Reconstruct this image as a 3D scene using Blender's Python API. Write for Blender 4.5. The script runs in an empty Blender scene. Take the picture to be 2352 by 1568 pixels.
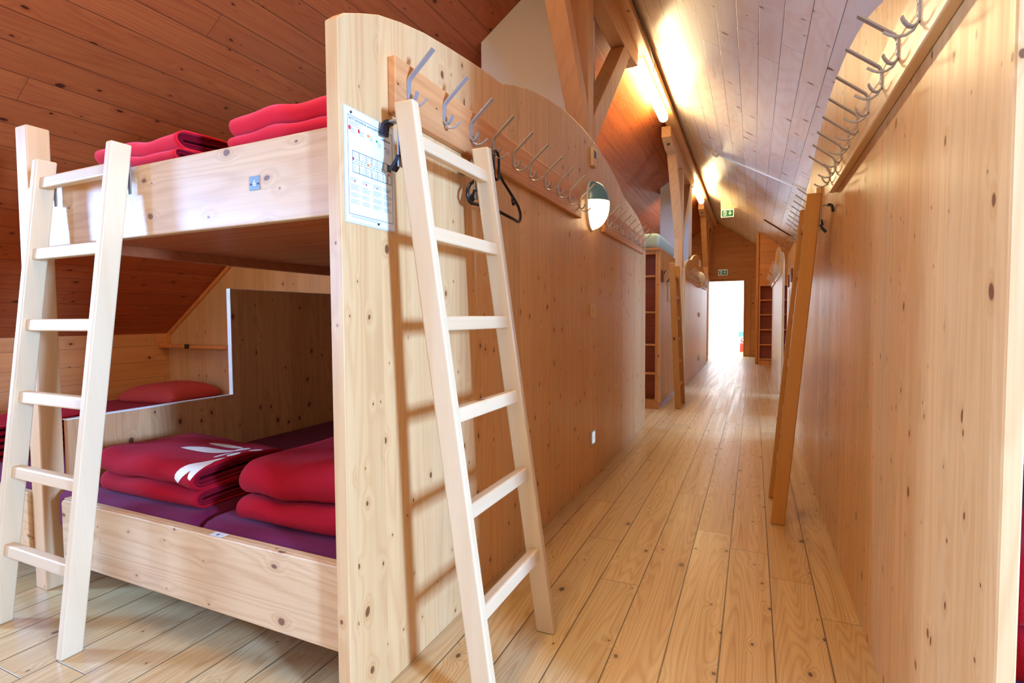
import bpy, bmesh, math, random
from mathutils import Vector, Matrix
random.seed(7)
S = bpy.context.scene
COL = S.collection
R = math.radians

# ------------------------------------------------------------------ helpers
def lin(c):
    return tuple(((v/255)/12.92 if v/255 <= .04045 else ((v/255+.055)/1.055)**2.4) for v in c) + (1,)

class MB:
    """collects geometry for ONE mesh"""
    def __init__(s): s.v = []; s.f = []; s.smooth = False
    def add(s, vs, fs):
        o = len(s.v); s.v += [tuple(p) for p in vs]; s.f += [tuple(i+o for i in f) for f in fs]
        return s
    def box(s, x0, x1, y0, y1, z0, z1):
        v = [(x, y, z) for z in (z0, z1) for y in (y0, y1) for x in (x0, x1)]
        return s.add(v, [(0,2,3,1),(4,5,7,6),(0,1,5,4),(2,6,7,3),(0,4,6,2),(1,3,7,5)])
    def prism(s, poly, axis, a, b):
        """poly: 2D outline in the two other axes (cyclic order x<y<z), extruded a..b along axis"""
        area = sum(poly[i][0]*poly[(i+1) % len(poly)][1]-poly[(i+1) % len(poly)][0]*poly[i][1] for i in range(len(poly)))
        if area < 0: poly = poly[::-1]
        def P(p, t):
            return {'x': (t, p[0], p[1]), 'y': (p[0], t, p[1]), 'z': (p[0], p[1], t)}[axis]
        n = len(poly)
        vs = [P(p, a) for p in poly]+[P(p, b) for p in poly]
        fs = [tuple(range(n))[::-1], tuple(range(n, 2*n))]+[(i, (i+1) % n, n+(i+1) % n, n+i) for i in range(n)]
        if axis == 'y': fs = [f[::-1] for f in fs]
        return s.add(vs, fs)
    def tube(s, pts, r, n=8, closed=False, cap=True):
        pts = [Vector(p) for p in pts]; m = len(pts); vs = []; fs = []
        nrm = None
        for i, p in enumerate(pts):
            if closed: t = pts[(i+1) % m]-pts[i-1]
            else: t = pts[min(i+1, m-1)]-pts[max(i-1, 0)]
            t.normalize()
            if nrm is None:
                nrm = t.orthogonal().normalized()
            nrm = (nrm-t*nrm.dot(t)).normalized(); bn = t.cross(nrm)
            rr = r(i/(m-1)) if callable(r) else r
            for k in range(n):
                a = 2*math.pi*k/n
                vs.append(p+nrm*math.cos(a)*rr+bn*math.sin(a)*rr)
        L = m if closed else m-1
        for i in range(L):
            for k in range(n):
                a = i*n+k; b = i*n+(k+1) % n; c = ((i+1) % m)*n+(k+1) % n; d = ((i+1) % m)*n+k
                fs.append((a, b, c, d))
        if cap and not closed:
            fs.append(tuple(range(n))[::-1]); fs.append(tuple(range((m-1)*n, m*n)))
        return s.add(vs, fs)
    def strip(s, path, th, w, yc=0):
        """flat bar following a path in the xz plane, thickness th, width w along y"""
        n = len(path); L = []; Rr = []
        for i in range(n):
            a = path[max(i-1, 0)]; b = path[min(i+1, n-1)]
            tx, tz = b[0]-a[0], b[1]-a[1]; l = math.hypot(tx, tz); nx, nz = -tz/l, tx/l
            L.append((path[i][0]+nx*th/2, path[i][1]+nz*th/2)); Rr.append((path[i][0]-nx*th/2, path[i][1]-nz*th/2))
        vs = []; fs = []
        for i in range(n):
            for q in (L[i], Rr[i]):
                vs += [(q[0], yc-w/2, q[1]), (q[0], yc+w/2, q[1])]
        for i in range(n-1):
            a = 4*i; b = 4*i+4
            fs += [(a, a+1, b+1, b), (a+2, b+2, b+3, a+3), (a, b, b+2, a+2), (a+1, a+3, b+3, b+1)]
        fs += [(0, 2, 3, 1), (4*n-4, 4*n-3, 4*n-1, 4*n-2)]
        return s.add(vs, fs)
    def lathe(s, prof, n=32, sx=1, sy=1, center=(0, 0, 0), a0=0, a1=2*math.pi):
        full = abs(a1-a0-2*math.pi) < 1e-6; m = len(prof); cols = n if full else n+1
        vs = [(center[0]+r*math.cos(a0+(a1-a0)*k/n)*sx, center[1]+r*math.sin(a0+(a1-a0)*k/n)*sy, center[2]+z) for k in range(cols) for r, z in prof]
        fs = []
        for k in range(n):
            for i in range(m-1):
                a = k*m+i; b = ((k+1) % cols)*m+i
                fs.append((a, b, b+1, a+1))
        return s.add(vs, fs)
    def build(s, name, mat, parent=None, bevel=0, smooth=False, seg=2):
        me = bpy.data.meshes.new(name)
        off = Vector(parent['org']) if parent is not None and 'org' in parent else Vector((0, 0, 0))
        me.from_pydata([tuple(Vector(p)-off) for p in s.v], [], s.f)
        bm = bmesh.new(); bm.from_mesh(me)
        bmesh.ops.remove_doubles(bm, verts=bm.verts, dist=1e-6)
        bmesh.ops.recalc_face_normals(bm, faces=bm.faces)
        bm.to_mesh(me); bm.free()
        me.materials.append(mat)
        if smooth:
            for p in me.polygons: p.use_smooth = True
        o = bpy.data.objects.new(name, me); COL.objects.link(o)
        if parent is not None: o.parent = parent
        if parent is not None and 'org' in parent: o['org'] = parent['org']
        if bevel:
            b = o.modifiers.new('b', 'BEVEL'); b.width = bevel; b.segments = seg; b.limit_method = 'ANGLE'; b.angle_limit = R(40)
            b.harden_normals = False
        return o

def tag(o, label=None, cat=None, group=None, kind=None):
    if label: o['label'] = label
    if cat: o['category'] = cat
    if group: o['group'] = group
    if kind: o['kind'] = kind
    return o
def thing(name, label, cat, loc=(0, 0, 0), group=None):
    o = bpy.data.objects.new(name, None); COL.objects.link(o); o.location = loc
    o['org'] = tuple(float(c) for c in loc); o.empty_display_size = .1
    return tag(o, label, cat, group)
def struct(o): o['kind'] = 'structure'; return o
def copy_tree(o, parent=None):
    c = o.copy(); COL.objects.link(c)
    if parent is not None: c.parent = parent
    for ch in list(o.children): copy_tree(ch, c)
    return c

def text_mesh(name, txt, size, mat, parent, loc, rot, align='LEFT', sx=1.0, depth=.0004):
    cu = bpy.data.curves.new(name, 'FONT'); cu.body = txt; cu.size = size; cu.align_x = align; cu.extrude = depth; cu.resolution_u = 3
    t = bpy.data.objects.new(name, cu); COL.objects.link(t)
    dg = bpy.context.evaluated_depsgraph_get()
    me = bpy.data.meshes.new_from_object(t.evaluated_get(dg)); me.name = name
    bpy.data.objects.remove(t)
    me.materials.clear(); me.materials.append(mat)
    M = Matrix.Translation(Vector(loc)-Vector(parent['org'] if 'org' in parent else (0, 0, 0))) @ rot.to_4x4() @ Matrix.Diagonal((sx, 1, 1, 1))
    me.transform(M)
    o = bpy.data.objects.new(name, me); COL.objects.link(o); o.parent = parent
    return o

# ------------------------------------------------------------------ materials
def wood_group():
    g = bpy.data.node_groups.new('PineWood', 'ShaderNodeTree')
    def inp(n, t, d):
        s = g.interface.new_socket(n, in_out='INPUT', socket_type=t)
        if d is not None: s.default_value = d
    inp('Vector', 'NodeSocketVector', None)
    for n, d in (('PlankW', 1000.), ('PlankL', 1000.), ('Gap', 0.), ('Var', .12), ('Knots', .5), ('Ring', 14.), ('Contrast', .5), ('Offset', 0.), ('KnotK', 5.)):
        inp(n, 'NodeSocketFloat', d)
    for n in ('Light', 'Dark', 'Knot'): inp(n, 'NodeSocketColor', (1, 1, 1, 1))
    for n, t in (('Color', 'NodeSocketColor'), ('Height', 'NodeSocketFloat'), ('Rough', 'NodeSocketFloat')):
        g.interface.new_socket(n, in_out='OUTPUT', socket_type=t)
    N = g.nodes; L = g.links
    gi = N.new('NodeGroupInput'); go = N.new('NodeGroupOutput')
    def put(sock, v):
        if isinstance(v, (int, float)): sock.default_value = v
        elif isinstance(v, tuple): sock.default_value = v
        else: L.new(v, sock)
    def m(op, a, b=0., c=0.):
        n = N.new('ShaderNodeMath'); n.operation = op
        put(n.inputs[0], a); put(n.inputs[1], b)
        if op in ('MULTIPLY_ADD', 'SMOOTH_MIN', 'COMPARE'): put(n.inputs[2], c)
        return n.outputs[0]
    def comb(x, y, z):
        n = N.new('ShaderNodeCombineXYZ'); put(n.inputs[0], x); put(n.inputs[1], y); put(n.inputs[2], z); return n.outputs[0]
    def noise(vec, det=2., rough=.5, scale=1.):
        n = N.new('ShaderNodeTexNoise'); n.inputs['Scale'].default_value = scale; n.inputs['Detail'].default_value = det; n.inputs['Roughness'].default_value = rough
        L.new(vec, n.inputs['Vector']); return n.outputs['Fac']
    def mr(v, a, b, c, d, smooth=False):
        n = N.new('ShaderNodeMapRange')
        if smooth: n.interpolation_type = 'SMOOTHSTEP'
        put(n.inputs['Value'], v); put(n.inputs['From Min'], a); put(n.inputs['From Max'], b); put(n.inputs['To Min'], c); put(n.inputs['To Max'], d)
        return n.outputs[0]
    def mix(f, a, b, blend='MIX'):
        n = N.new('ShaderNodeMix'); n.data_type = 'RGBA'; n.blend_type = blend
        put(n.inputs[0], f); put(n.inputs[6], a); put(n.inputs[7], b); return n.outputs[2]
    sp = N.new('ShaderNodeSeparateXYZ'); L.new(gi.outputs['Vector'], sp.inputs[0])
    u, v, w = sp.outputs
    oi = N.new('ShaderNodeObjectInfo'); rnd = m('MULTIPLY', oi.outputs['Random'], 37.3)
    pw, pl = gi.outputs['PlankW'], gi.outputs['PlankL']
    vo = m('SUBTRACT', v, gi.outputs['Offset'])
    row = m('FLOOR', m('DIVIDE', vo, pw))
    wn = N.new('ShaderNodeTexWhiteNoise'); wn.noise_dimensions = '1D'; L.new(m('ADD', row, rnd), wn.inputs['W'])
    uo = m('ADD', u, m('MULTIPLY', wn.outputs['Value'], 13.7))
    col = m('FLOOR', m('DIVIDE', uo, pl))
    wn2 = N.new('ShaderNodeTexWhiteNoise'); wn2.noise_dimensions = '2D'; L.new(comb(m('ADD', row, rnd), col, 0.), wn2.inputs['Vector'])
    r2 = wn2.outputs['Value']
    sc = N.new('ShaderNodeSeparateColor'); L.new(wn2.outputs['Color'], sc.inputs[0]); r3 = sc.outputs[1]
    pu = m('ADD', m('ADD', uo, m('MULTIPLY', r2, 31.)), rnd)
    vq = m('ADD', v, w)
    h = noise(comb(m('MULTIPLY', pu, .33), m('MULTIPLY', vq, 5.), m('MULTIPLY', r2, 20.)), 2., .45)
    K = gi.outputs['KnotK']
    # gentle warp so knots are not perfect ellipses
    wz = m('MULTIPLY', m('SUBTRACT', noise(comb(m('MULTIPLY', pu, 9.), m('MULTIPLY', vq, 22.), 3.3), 1., .5), .5), .02)
    vor = N.new('ShaderNodeTexVoronoi'); vor.voronoi_dimensions = '2D'; vor.inputs['Scale'].default_value = 1.
    L.new(comb(m('MULTIPLY', m('MULTIPLY', m('ADD', pu, wz), K), .8), m('MULTIPLY', m('MULTIPLY', m('ADD', vq, wz), K), 1.2), 0.), vor.inputs['Vector'])
    vs = N.new('ShaderNodeSeparateColor'); L.new(vor.outputs['Color'], vs.inputs[0])
    keep = m('LESS_THAN', vs.outputs[1], gi.outputs['Knots'])
    big = m('POWER', vs.outputs[0], 2.2)
    rad = m('MULTIPLY', m('MULTIPLY_ADD', big, .075, .022), keep)
    d = vor.outputs['Distance']
    kn = mr(m('DIVIDE', d, m('MAXIMUM', rad, .0001)), .65, 1.05, 1., 0., True)
    kn = m('MULTIPLY', kn, keep)
    halo = m('MULTIPLY', mr(m('DIVIDE', d, m('MAXIMUM', rad, .0001)), 1., 3.2, 1., 0., True), keep)
    infl = m('MULTIPLY', m('MULTIPLY', m('POWER', mr(d, 0., .36, 1., 0.), 2.), keep), m('MULTIPLY_ADD', big, .14, .03))
    h2 = m('ADD', h, infl)
    rs = m('SINE', m('MULTIPLY', m('MULTIPLY', h2, gi.outputs['Ring']), 6.2832))
    ring = m('POWER', m('MULTIPLY_ADD', rs, .5, .5), 2.2)
    fib = noise(comb(m('MULTIPLY', pu, 2.5), m('MULTIPLY', vq, 190.), m('MULTIPLY', r2, 9.)), 2., .6)
    med = noise(comb(m('MULTIPLY', pu, .7), m('MULTIPLY', vq, 26.), m('MULTIPLY', r2, 5.)), 2., .5)
    f = m('ADD', m('MULTIPLY', ring, .5), m('ADD', m('MULTIPLY', m('SUBTRACT', fib, .35), .9), m('MULTIPLY', m('SUBTRACT', med, .4), 1.1)))
    cl = N.new('ShaderNodeClamp'); L.new(m('MULTIPLY', f, gi.outputs['Contrast']), cl.inputs[0])
    c = mix(cl.outputs[0], gi.outputs['Light'], gi.outputs['Dark'])
    tint = m('MULTIPLY_ADD', m('SUBTRACT', r2, .5), gi.outputs['Var'], 1.)
    tint2 = m('MULTIPLY', tint, m('MULTIPLY_ADD', m('SUBTRACT', r3, .5), m('MULTIPLY', gi.outputs['Var'], .55), 1.))
    tc = N.new('ShaderNodeCombineColor'); L.new(tint, tc.inputs[0]); L.new(tint2, tc.inputs[1]); L.new(m('MULTIPLY', tint2, m('MULTIPLY_ADD', m('SUBTRACT', r3, .5), m('MULTIPLY', gi.outputs['Var'], .8), 1.)), tc.inputs[2])
    c = mix(1., c, tc.outputs[0], 'MULTIPLY')
    c = mix(m('MULTIPLY', halo, .35), c, gi.outputs['Dark'])
    c = mix(m('MULTIPLY', kn, .9), c, gi.outputs['Knot'])
    fv = m('MULTIPLY', m('FRACT', m('DIVIDE', vo, pw)), pw); gv = m('MINIMUM', fv, m('SUBTRACT', pw, fv))
    fu = m('MULTIPLY', m('FRACT', m('DIVIDE', uo, pl)), pl); gu = m('MINIMUM', fu, m('SUBTRACT', pl, fu))
    gap = gi.outputs['Gap']
    gm = mr(m('MINIMUM', gv, m('MULTIPLY', gu, 1.4)), m('MULTIPLY', gap, .5), m('ADD', gap, .00001), 1., 0., True)
    gm = m('MULTIPLY', gm, m('GREATER_THAN', gap, 0.00005))
    c = mix(m('MULTIPLY', gm, .8), c, lin((48, 26, 14)))
    L.new(c, go.inputs['Color'])
    L.new(m('SUBTRACT', m('ADD', m('MULTIPLY', fib, .12), m('MULTIPLY', med, .5)), m('MULTIPLY', gm, 1.)), go.inputs['Height'])
    L.new(m('MULTIPLY_ADD', m('SUBTRACT', med, .5), .35, 0.), go.inputs['Rough'])
    return g
WG = wood_group()

def wood(name, grain, across, light, dark, knot=(70, 36, 20), pw=1000., pl=1000., gap=0., var=.12, knots=.5, ring=12., contrast=.55, offset=0., rough=.42, coat=0., bump=.35, spec=.4, k=5., coatr=.2):
    m = bpy.data.materials.new(name); m.use_nodes = True
    N = m.node_tree.nodes; L = m.node_tree.links; b = N['Principled BSDF']
    tc = N.new('ShaderNodeTexCoord'); sp = N.new('ShaderNodeSeparateXYZ'); cb = N.new('ShaderNodeCombineXYZ')
    L.new(tc.outputs['Object'], sp.inputs[0])
    ax = 'xyz'; i, j = ax.index(grain), ax.index(across); kx = 3-i-j
    L.new(sp.outputs[i], cb.inputs[0]); L.new(sp.outputs[j], cb.inputs[1]); L.new(sp.outputs[kx], cb.inputs[2])
    g = N.new('ShaderNodeGroup'); g.node_tree = WG; L.new(cb.outputs[0], g.inputs['Vector'])
    for n, v in (('PlankW', pw), ('PlankL', pl), ('Gap', gap), ('Var', var), ('Knots', knots), ('Ring', ring), ('Contrast', contrast), ('Offset', offset), ('KnotK', k)):
        g.inputs[n].default_value = v
    g.inputs['Light'].default_value = lin(light); g.inputs['Dark'].default_value = lin(dark); g.inputs['Knot'].default_value = lin(knot)
    L.new(g.outputs['Color'], b.inputs['Base Color'])
    ad = N.new('ShaderNodeMath'); ad.operation = 'ADD'; ad.inputs[1].default_value = rough; L.new(g.outputs['Rough'], ad.inputs[0]); L.new(ad.outputs[0], b.inputs['Roughness'])
    bp = N.new('ShaderNodeBump'); bp.inputs['Strength'].default_value = bump; bp.inputs['Distance'].default_value = .002
    L.new(g.outputs['Height'], bp.inputs['Height']); L.new(bp.outputs[0], b.inputs['Normal'])
    b.inputs['Specular IOR Level'].default_value = spec
    if coat:
        b.inputs['Coat Weight'].default_value = coat; b.inputs['Coat Roughness'].default_value = coatr; L.new(bp.outputs[0], b.inputs['Coat Normal'])
    return m

def plain(name, c, rough=.5, metal=0., bump=0., bscale=400., emit=0., ecol=None, sheen=0., var=0., spec=.5):
    m = bpy.data.materials.new(name); m.use_nodes = True
    N = m.node_tree.nodes; L = m.node_tree.links; b = N['Principled BSDF']
    b.inputs['Base Color'].default_value = lin(c); b.inputs['Roughness'].default_value = rough; b.inputs['Metallic'].default_value = metal
    b.inputs['Specular IOR Level'].default_value = spec
    if emit:
        b.inputs['Emission Color'].default_value = lin(ecol or c); b.inputs['Emission Strength'].default_value = emit
    if sheen:
        b.inputs['Sheen Weight'].default_value = sheen; b.inputs['Sheen Roughness'].default_value = .4
        b.inputs['Sheen Tint'].default_value = lin((255, 170, 190))
    tc = N.new('ShaderNodeTexCoord')
    nz = N.new('ShaderNodeTexNoise'); nz.inputs['Scale'].default_value = bscale; nz.inputs['Detail'].default_value = 3
    L.new(tc.outputs['Object'], nz.inputs['Vector'])
    if bump:
        bp = N.new('ShaderNodeBump'); bp.inputs['Strength'].default_value = bump; bp.inputs['Distance'].default_value = .002
        L.new(nz.outputs['Fac'], bp.inputs['Height']); L.new(bp.outputs[0], b.inputs['Normal'])
    if var:
        mx = N.new('ShaderNodeMix'); mx.data_type = 'RGBA'; L.new(nz.outputs['Fac'], mx.inputs[0])
        mx.inputs[6].default_value = tuple(q*(1-var) for q in lin(c)[:3])+(1,); mx.inputs[7].default_value = tuple(min(1, q*(1+var)) for q in lin(c)[:3])+(1,)
        L.new(mx.outputs[2], b.inputs['Base Color'])
    return m

M = {}
M['floor'] = wood('floor planks', 'y', 'x', (210, 178, 124), (174, 130, 76), (80, 54, 36), pw=.163, pl=3.1, gap=.0028, var=.16, knots=.55, ring=44, contrast=.8, offset=.076, rough=.36, coat=.18, coatr=.25, k=5.5, bump=.5)
ORL, ORD = (206, 142, 82), (172, 100, 48)
M['panel'] = wood('partition panel', 'z', 'y', (218, 174, 116), (190, 130, 72), (100, 54, 30), pw=.125, var=.12, knots=.9, ring=20, contrast=.5, rough=.38, coat=.14, coatr=.22, bump=.3, k=7.)
M['panel_x'] = wood('panel facing front', 'z', 'x', (220, 178, 124), (196, 140, 86), (104, 52, 24), pw=.125, var=.14, knots=.42, ring=8, contrast=.45, rough=.4, k=7.)
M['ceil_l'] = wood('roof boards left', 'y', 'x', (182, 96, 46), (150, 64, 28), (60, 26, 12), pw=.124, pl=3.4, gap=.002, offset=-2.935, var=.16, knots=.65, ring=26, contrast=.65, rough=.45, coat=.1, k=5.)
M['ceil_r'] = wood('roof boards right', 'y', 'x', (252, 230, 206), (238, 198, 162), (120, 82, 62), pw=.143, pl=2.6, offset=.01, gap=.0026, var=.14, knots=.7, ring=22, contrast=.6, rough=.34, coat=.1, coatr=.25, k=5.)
M['knee'] = wood('knee wall boards', 'y', 'z', (222, 156, 94), (196, 120, 64), (92, 46, 26), pw=.145, pl=3.2, gap=.0016, var=.12, knots=.6, ring=8, contrast=.5, rough=.45)
M['endwall'] = wood('end wall boards', 'x', 'z', (222, 154, 88), (196, 118, 60), (92, 44, 22), pw=.145, pl=3.2, gap=.0016, var=.12, knots=.7, ring=8, contrast=.5, rough=.45)
M['board'] = wood('bed board pine', 'x', 'z', (220, 182, 132), (186, 134, 82), (106, 62, 36), var=.1, knots=.85, ring=22, contrast=.6, k=6.5, rough=.4, coat=.1)
M['post'] = wood('bed post pine', 'z', 'x', (226, 184, 134), (200, 148, 94), (110, 64, 36), knots=.25, ring=7, contrast=.45, rough=.4)
M['divider'] = wood('bed divider panel', 'z', 'y', (214, 156, 104), (182, 116, 68), (92, 48, 28), pw=.12, var=.12, knots=.8, ring=24, contrast=.6, rough=.42, k=7.)
M['edge'] = wood('pale board edge', 'y', 'z', (244, 230, 210), (226, 204, 176), knots=0., contrast=.4, rough=.45)
M['under'] = wood('bed underside', 'x', 'y', (190, 110, 66), (160, 80, 44), (70, 32, 18), pw=.2, var=.1, knots=.35, contrast=.45)
M['ladder'] = wood('pale ladder wood', 'z', 'x', (222, 194, 150), (202, 164, 116), (120, 80, 50), knots=.1, ring=6, contrast=.35, rough=.4, coat=.15)
M['rung'] = wood('pale rung wood', 'x', 'z', (224, 192, 146), (204, 162, 112), (130, 90, 60), knots=.08, ring=6, contrast=.4, rough=.42)
M['ladder_o'] = wood('amber ladder wood', 'z', 'x', (192, 140, 72), (168, 112, 48), (90, 50, 22), knots=.1, ring=6, contrast=.4, rough=.35, coat=.2)
M['rung_o'] = wood('amber rung wood', 'x', 'z', (200, 150, 86), (176, 118, 58), knots=.08, ring=6, contrast=.4, rough=.4)
M['rail'] = wood('hook rail wood', 'y', 'z', (216, 152, 92), (182, 110, 58), (104, 52, 28), knots=.3, ring=12, contrast=.65, rough=.4)
M['rail_r'] = wood('pale hook rail wood', 'y', 'z', (226, 190, 138), (204, 160, 104), (120, 78, 44), knots=.15, ring=8, contrast=.4, rough=.3, coat=.3)
M['timber'] = wood('roof timber', 'z', 'x', (224, 170, 114), (198, 136, 82), (96, 56, 34), knots=.2, ring=8, contrast=.45, rough=.5)
M['timber_y'] = wood('roof timber long', 'y', 'z', (224, 170, 114), (198, 136, 82), (96, 56, 34), knots=.2, ring=8, contrast=.45, rough=.5)
M['shelfwood'] = wood('shelf unit wood', 'z', 'x', (206, 146, 86), (176, 108, 56), knots=.4, ring=8, contrast=.45, rough=.4)
M['shelfin'] = wood('shelf unit back', 'x', 'z', (196, 104, 58), (162, 74, 38), (80, 34, 18), pw=.145, var=.1, knots=.6, ring=8, contrast=.45, rough=.45)
M['casing'] = wood('door casing wood', 'z', 'x', (222, 150, 84), (194, 114, 54), knots=.3, ring=8, contrast=.45, rough=.4)
M['plaster'] = plain('white plaster', (228, 218, 202), .9, bump=.25, bscale=220)
M['white'] = plain('white paint', (240, 240, 238), .5)
M['black'] = plain('black rubber', (16, 16, 18), .45)
M['hangerblk'] = plain('black plastic', (14, 14, 16), .35)
M['steel'] = plain('brushed steel', (176, 176, 176), .34, metal=1., bump=.05)
M['hooksteel'] = plain('satin aluminium hook', (182, 180, 176), .4, metal=.6)
M['dkmetal'] = plain('dark bolt metal', (92, 100, 100), .35, metal=1.)
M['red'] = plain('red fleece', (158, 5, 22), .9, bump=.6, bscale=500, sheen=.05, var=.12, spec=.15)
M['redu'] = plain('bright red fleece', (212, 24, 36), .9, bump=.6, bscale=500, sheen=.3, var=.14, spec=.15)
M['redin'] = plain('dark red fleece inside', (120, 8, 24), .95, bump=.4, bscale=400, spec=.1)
M['print'] = plain('cream print', (236, 224, 206), .85, bump=.4, bscale=600)
M['purple'] = plain('purple sheet', (96, 18, 48), .85, bump=.25, bscale=90, sheen=.12, spec=.15)
M['crimson'] = plain('crimson sheet', (150, 10, 32), .85, bump=.25, bscale=90, sheen=.12, spec=.15)
M['mint'] = plain('mint sheet', (176, 204, 194), .8, bump=.3, bscale=40)
M['greymet'] = plain('grey number plate', (112, 122, 124), .4, metal=.3)
M['ink'] = plain('dark ink', (36, 44, 48), .6)
M['inkgrey'] = plain('grey ink', (96, 104, 108), .6)
M['paper'] = plain('paper', (226, 236, 240), .45)
M['acryl'] = plain('frosted holder', (200, 196, 190), .2)
M['inkred'] = plain('red ink', (206, 50, 50), .6)
M['inkor'] = plain('orange ink', (226, 128, 60), .6)
M['inkgr'] = plain('green ink', (40, 128, 92), .6)
M['inkdg'] = plain('dark green ink', (62, 84, 70), .6)
M['exit'] = plain('exit sign green', (8, 108, 66), .4, emit=.25, ecol=(8, 108, 66))
M['signw'] = plain('exit sign white', (236, 240, 234), .4, emit=.25)
M['petrol'] = plain('petrol lamp cap', (84, 132, 150), .25)
M['globe'] = plain('lit lamp globe', (255, 248, 236), .3, emit=7., ecol=(255, 214, 160))
M['globeoff'] = plain('white lamp globe', (238, 238, 234), .25)
M['tube'] = plain('fluorescent tube', (255, 255, 250), .3, emit=84., ecol=(255, 231, 174))
M['swcream'] = plain('cream switch', (222, 188, 140), .4)
M['swwhite'] = plain('white switch', (226, 236, 240), .35)
M['nightl'] = plain('lit floor light', (220, 240, 250), .3, emit=.9, ecol=(205, 236, 250))
M['plaque'] = plain('brown plaque', (110, 52, 34), .4)
M['teal'] = plain('teal sign', (96, 178, 190), .5)
M['cable'] = plain('dark cable', (40, 36, 34), .5)
M['extred'] = plain('extinguisher red', (212, 60, 50), .35)
M['wedge'] = plain('cream wedge board', (228, 210, 174), .5)
def check_mat():
    m = plain('red checked cotton', (170, 24, 40), .85, bump=.2, bscale=300)
    N = m.node_tree.nodes; L = m.node_tree.links; b = N['Principled BSDF']
    tc = N.new('ShaderNodeTexCoord'); ck = N.new('ShaderNodeTexChecker'); ck.inputs['Scale'].default_value = 150
    L.new(tc.outputs['Object'], ck.inputs['Vector']); ck.inputs['Color1'].default_value = lin((178, 20, 40)); ck.inputs['Color2'].default_value = lin((206, 92, 84))
    L.new(ck.outputs['Color'], b.inputs['Base Color']); return m
M['check'] = check_mat()
def glass_mat():
    m = bpy.data.materials.new('window glass'); m.use_nodes = True
    N = m.node_tree.nodes; L = m.node_tree.links; N.remove(N['Principled BSDF'])
    t = N.new('ShaderNodeBsdfTransparent'); g = N.new('ShaderNodeBsdfGlossy'); g.inputs['Roughness'].default_value = .02
    fr = N.new('ShaderNodeFresnel'); mx = N.new('ShaderNodeMixShader')
    L.new(fr.outputs[0], mx.inputs[0]); L.new(t.outputs[0], mx.inputs[1]); L.new(g.outputs[0], mx.inputs[2]); L.new(mx.outputs[0], N['Material Output'].inputs[0])
    return m
M['glass'] = glass_mat()

# ------------------------------------------------------------------ the room shell
XL, XR = -.984, .361            # faces of the corridor partitions
RX, RZ, SL = -1.0, 3.8, .70     # ridge and roof slope
KL, KR = -5.03, 3.03            # knee walls
Y0, Y1 = -2.6, 16.04
KZ = RZ-SL*(RX-KL)
struct(MB().box(KL-.1, KR+.1, Y0-.1, 18.6, -.06, 0).build('floor', M['floor']))

DZ = 2.3                        # dormer ceiling height
dorm_l = [(-2.5, 1.0), (5.9, 8.3)]
dorm_r = [(-1.3, .6), (5.9, 8.3)]
wins_l = [[(-2.30, -1.86, .95, 2.05), (-.42, .02, .95, 2.05)], [(6.15, 8.05, .85, 2.05)]]
wins_r = [[(-.52, -.06, .95, 1.65)], [(6.15, 8.05, .85, 2.05)]]
def slope_mesh(side, dorms):
    mb = MB(); xk = KL if side < 0 else KR; T = .05
    def zz(x): return RZ-SL*abs(x-RX)
    xd = RX+side*(RZ-DZ)/SL
    ys = [Y0-.1]+[q for d in dorms for q in d]+[Y1+.1]
    for i in range(len(ys)-1):
        xe = xd if i % 2 == 1 else xk
        mb.prism([(RX, RZ), (xe, zz(xe)), (xe, zz(xe)+T), (RX, RZ+T)], 'y', ys[i], ys[i+1])
    return mb
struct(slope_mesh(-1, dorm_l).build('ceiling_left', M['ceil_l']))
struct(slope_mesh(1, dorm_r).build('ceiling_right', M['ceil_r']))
def side_wall(side, dorms, wins, name):
    xk = KL if side < 0 else KR; T = side*.06; mb = MB()
    xa, xb = sorted((xk, xk+T))
    ys = [Y0-.1]+[q for d in dorms for q in d]+[Y1+.1]
    for i in range(len(ys)-1):
        if i % 2 == 0: mb.box(xa, xb, ys[i], ys[i+1], 0, KZ)
        else:
            y = ys[i]
            for w in wins[i//2]:
                mb.box(xa, xb, y, w[0], 0, DZ); y = w[1]
                mb.box(xa, xb, w[0], w[1], 0, w[2]); mb.box(xa, xb, w[0], w[1], w[3], DZ)
            mb.box(xa, xb, y, ys[i+1], 0, DZ)
    o = struct(mb.build(name, M['knee']))
    xd = RX+side*(RZ-DZ)/SL
    for d in dorms:
        mb = MB()
        for y in d:
            ya, yb = (y-.04, y) if y == d[0] else (y, y+.04)
            mb.prism([(xk, KZ), (xk, DZ), (xd, DZ)], 'y', ya, yb)
        p, q = sorted((xk, xd)); mb.box(p, q, d[0]-.04, d[1]+.04, DZ, DZ+.04)
        struct(mb.build('wall_dormer', M['plaster']))
side_wall(-1, dorm_l, wins_l, 'wall_left'); side_wall(1, dorm_r, wins_r, 'wall_right')
def window(n, side, w):
    xk = (KL if side < 0 else KR)+side*.02; y0, y1, z0, z1 = w; f = .05; a, b = sorted((xk, xk+side*.05))
    mb = MB().box(a, b, y0, y1, z0, z0+f).box(a, b, y0, y1, z1-f, z1).box(a, b, y0, y0+f, z0, z1).box(a, b, y1-f, y1, z0, z1)
    if y1-y0 > 1.2: mb.box(a, b, (y0+y1)/2-.03, (y0+y1)/2+.03, z0, z1)
    o = struct(mb.build('window_%d' % n, M['white'], bevel=.004))
    MB().box(xk+side*.02, xk+side*.024, y0+f, y1-f, z0+f, z1-f).build('window_pane', M['glass'], o)
window(1, -1, wins_l[0][0]); window(2, -1, wins_l[0][1]); window(3, 1, wins_r[0][0]); window(4, -1, wins_l[1][0]); window(5, 1, wins_r[1][0])
gable = [(KL, 0), (KR, 0), (KR, KZ), (RX, RZ), (KL, KZ)]
struct(MB().prism(gable, 'y', Y0-.1, Y0).build('wall_back', M['endwall']))

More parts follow.
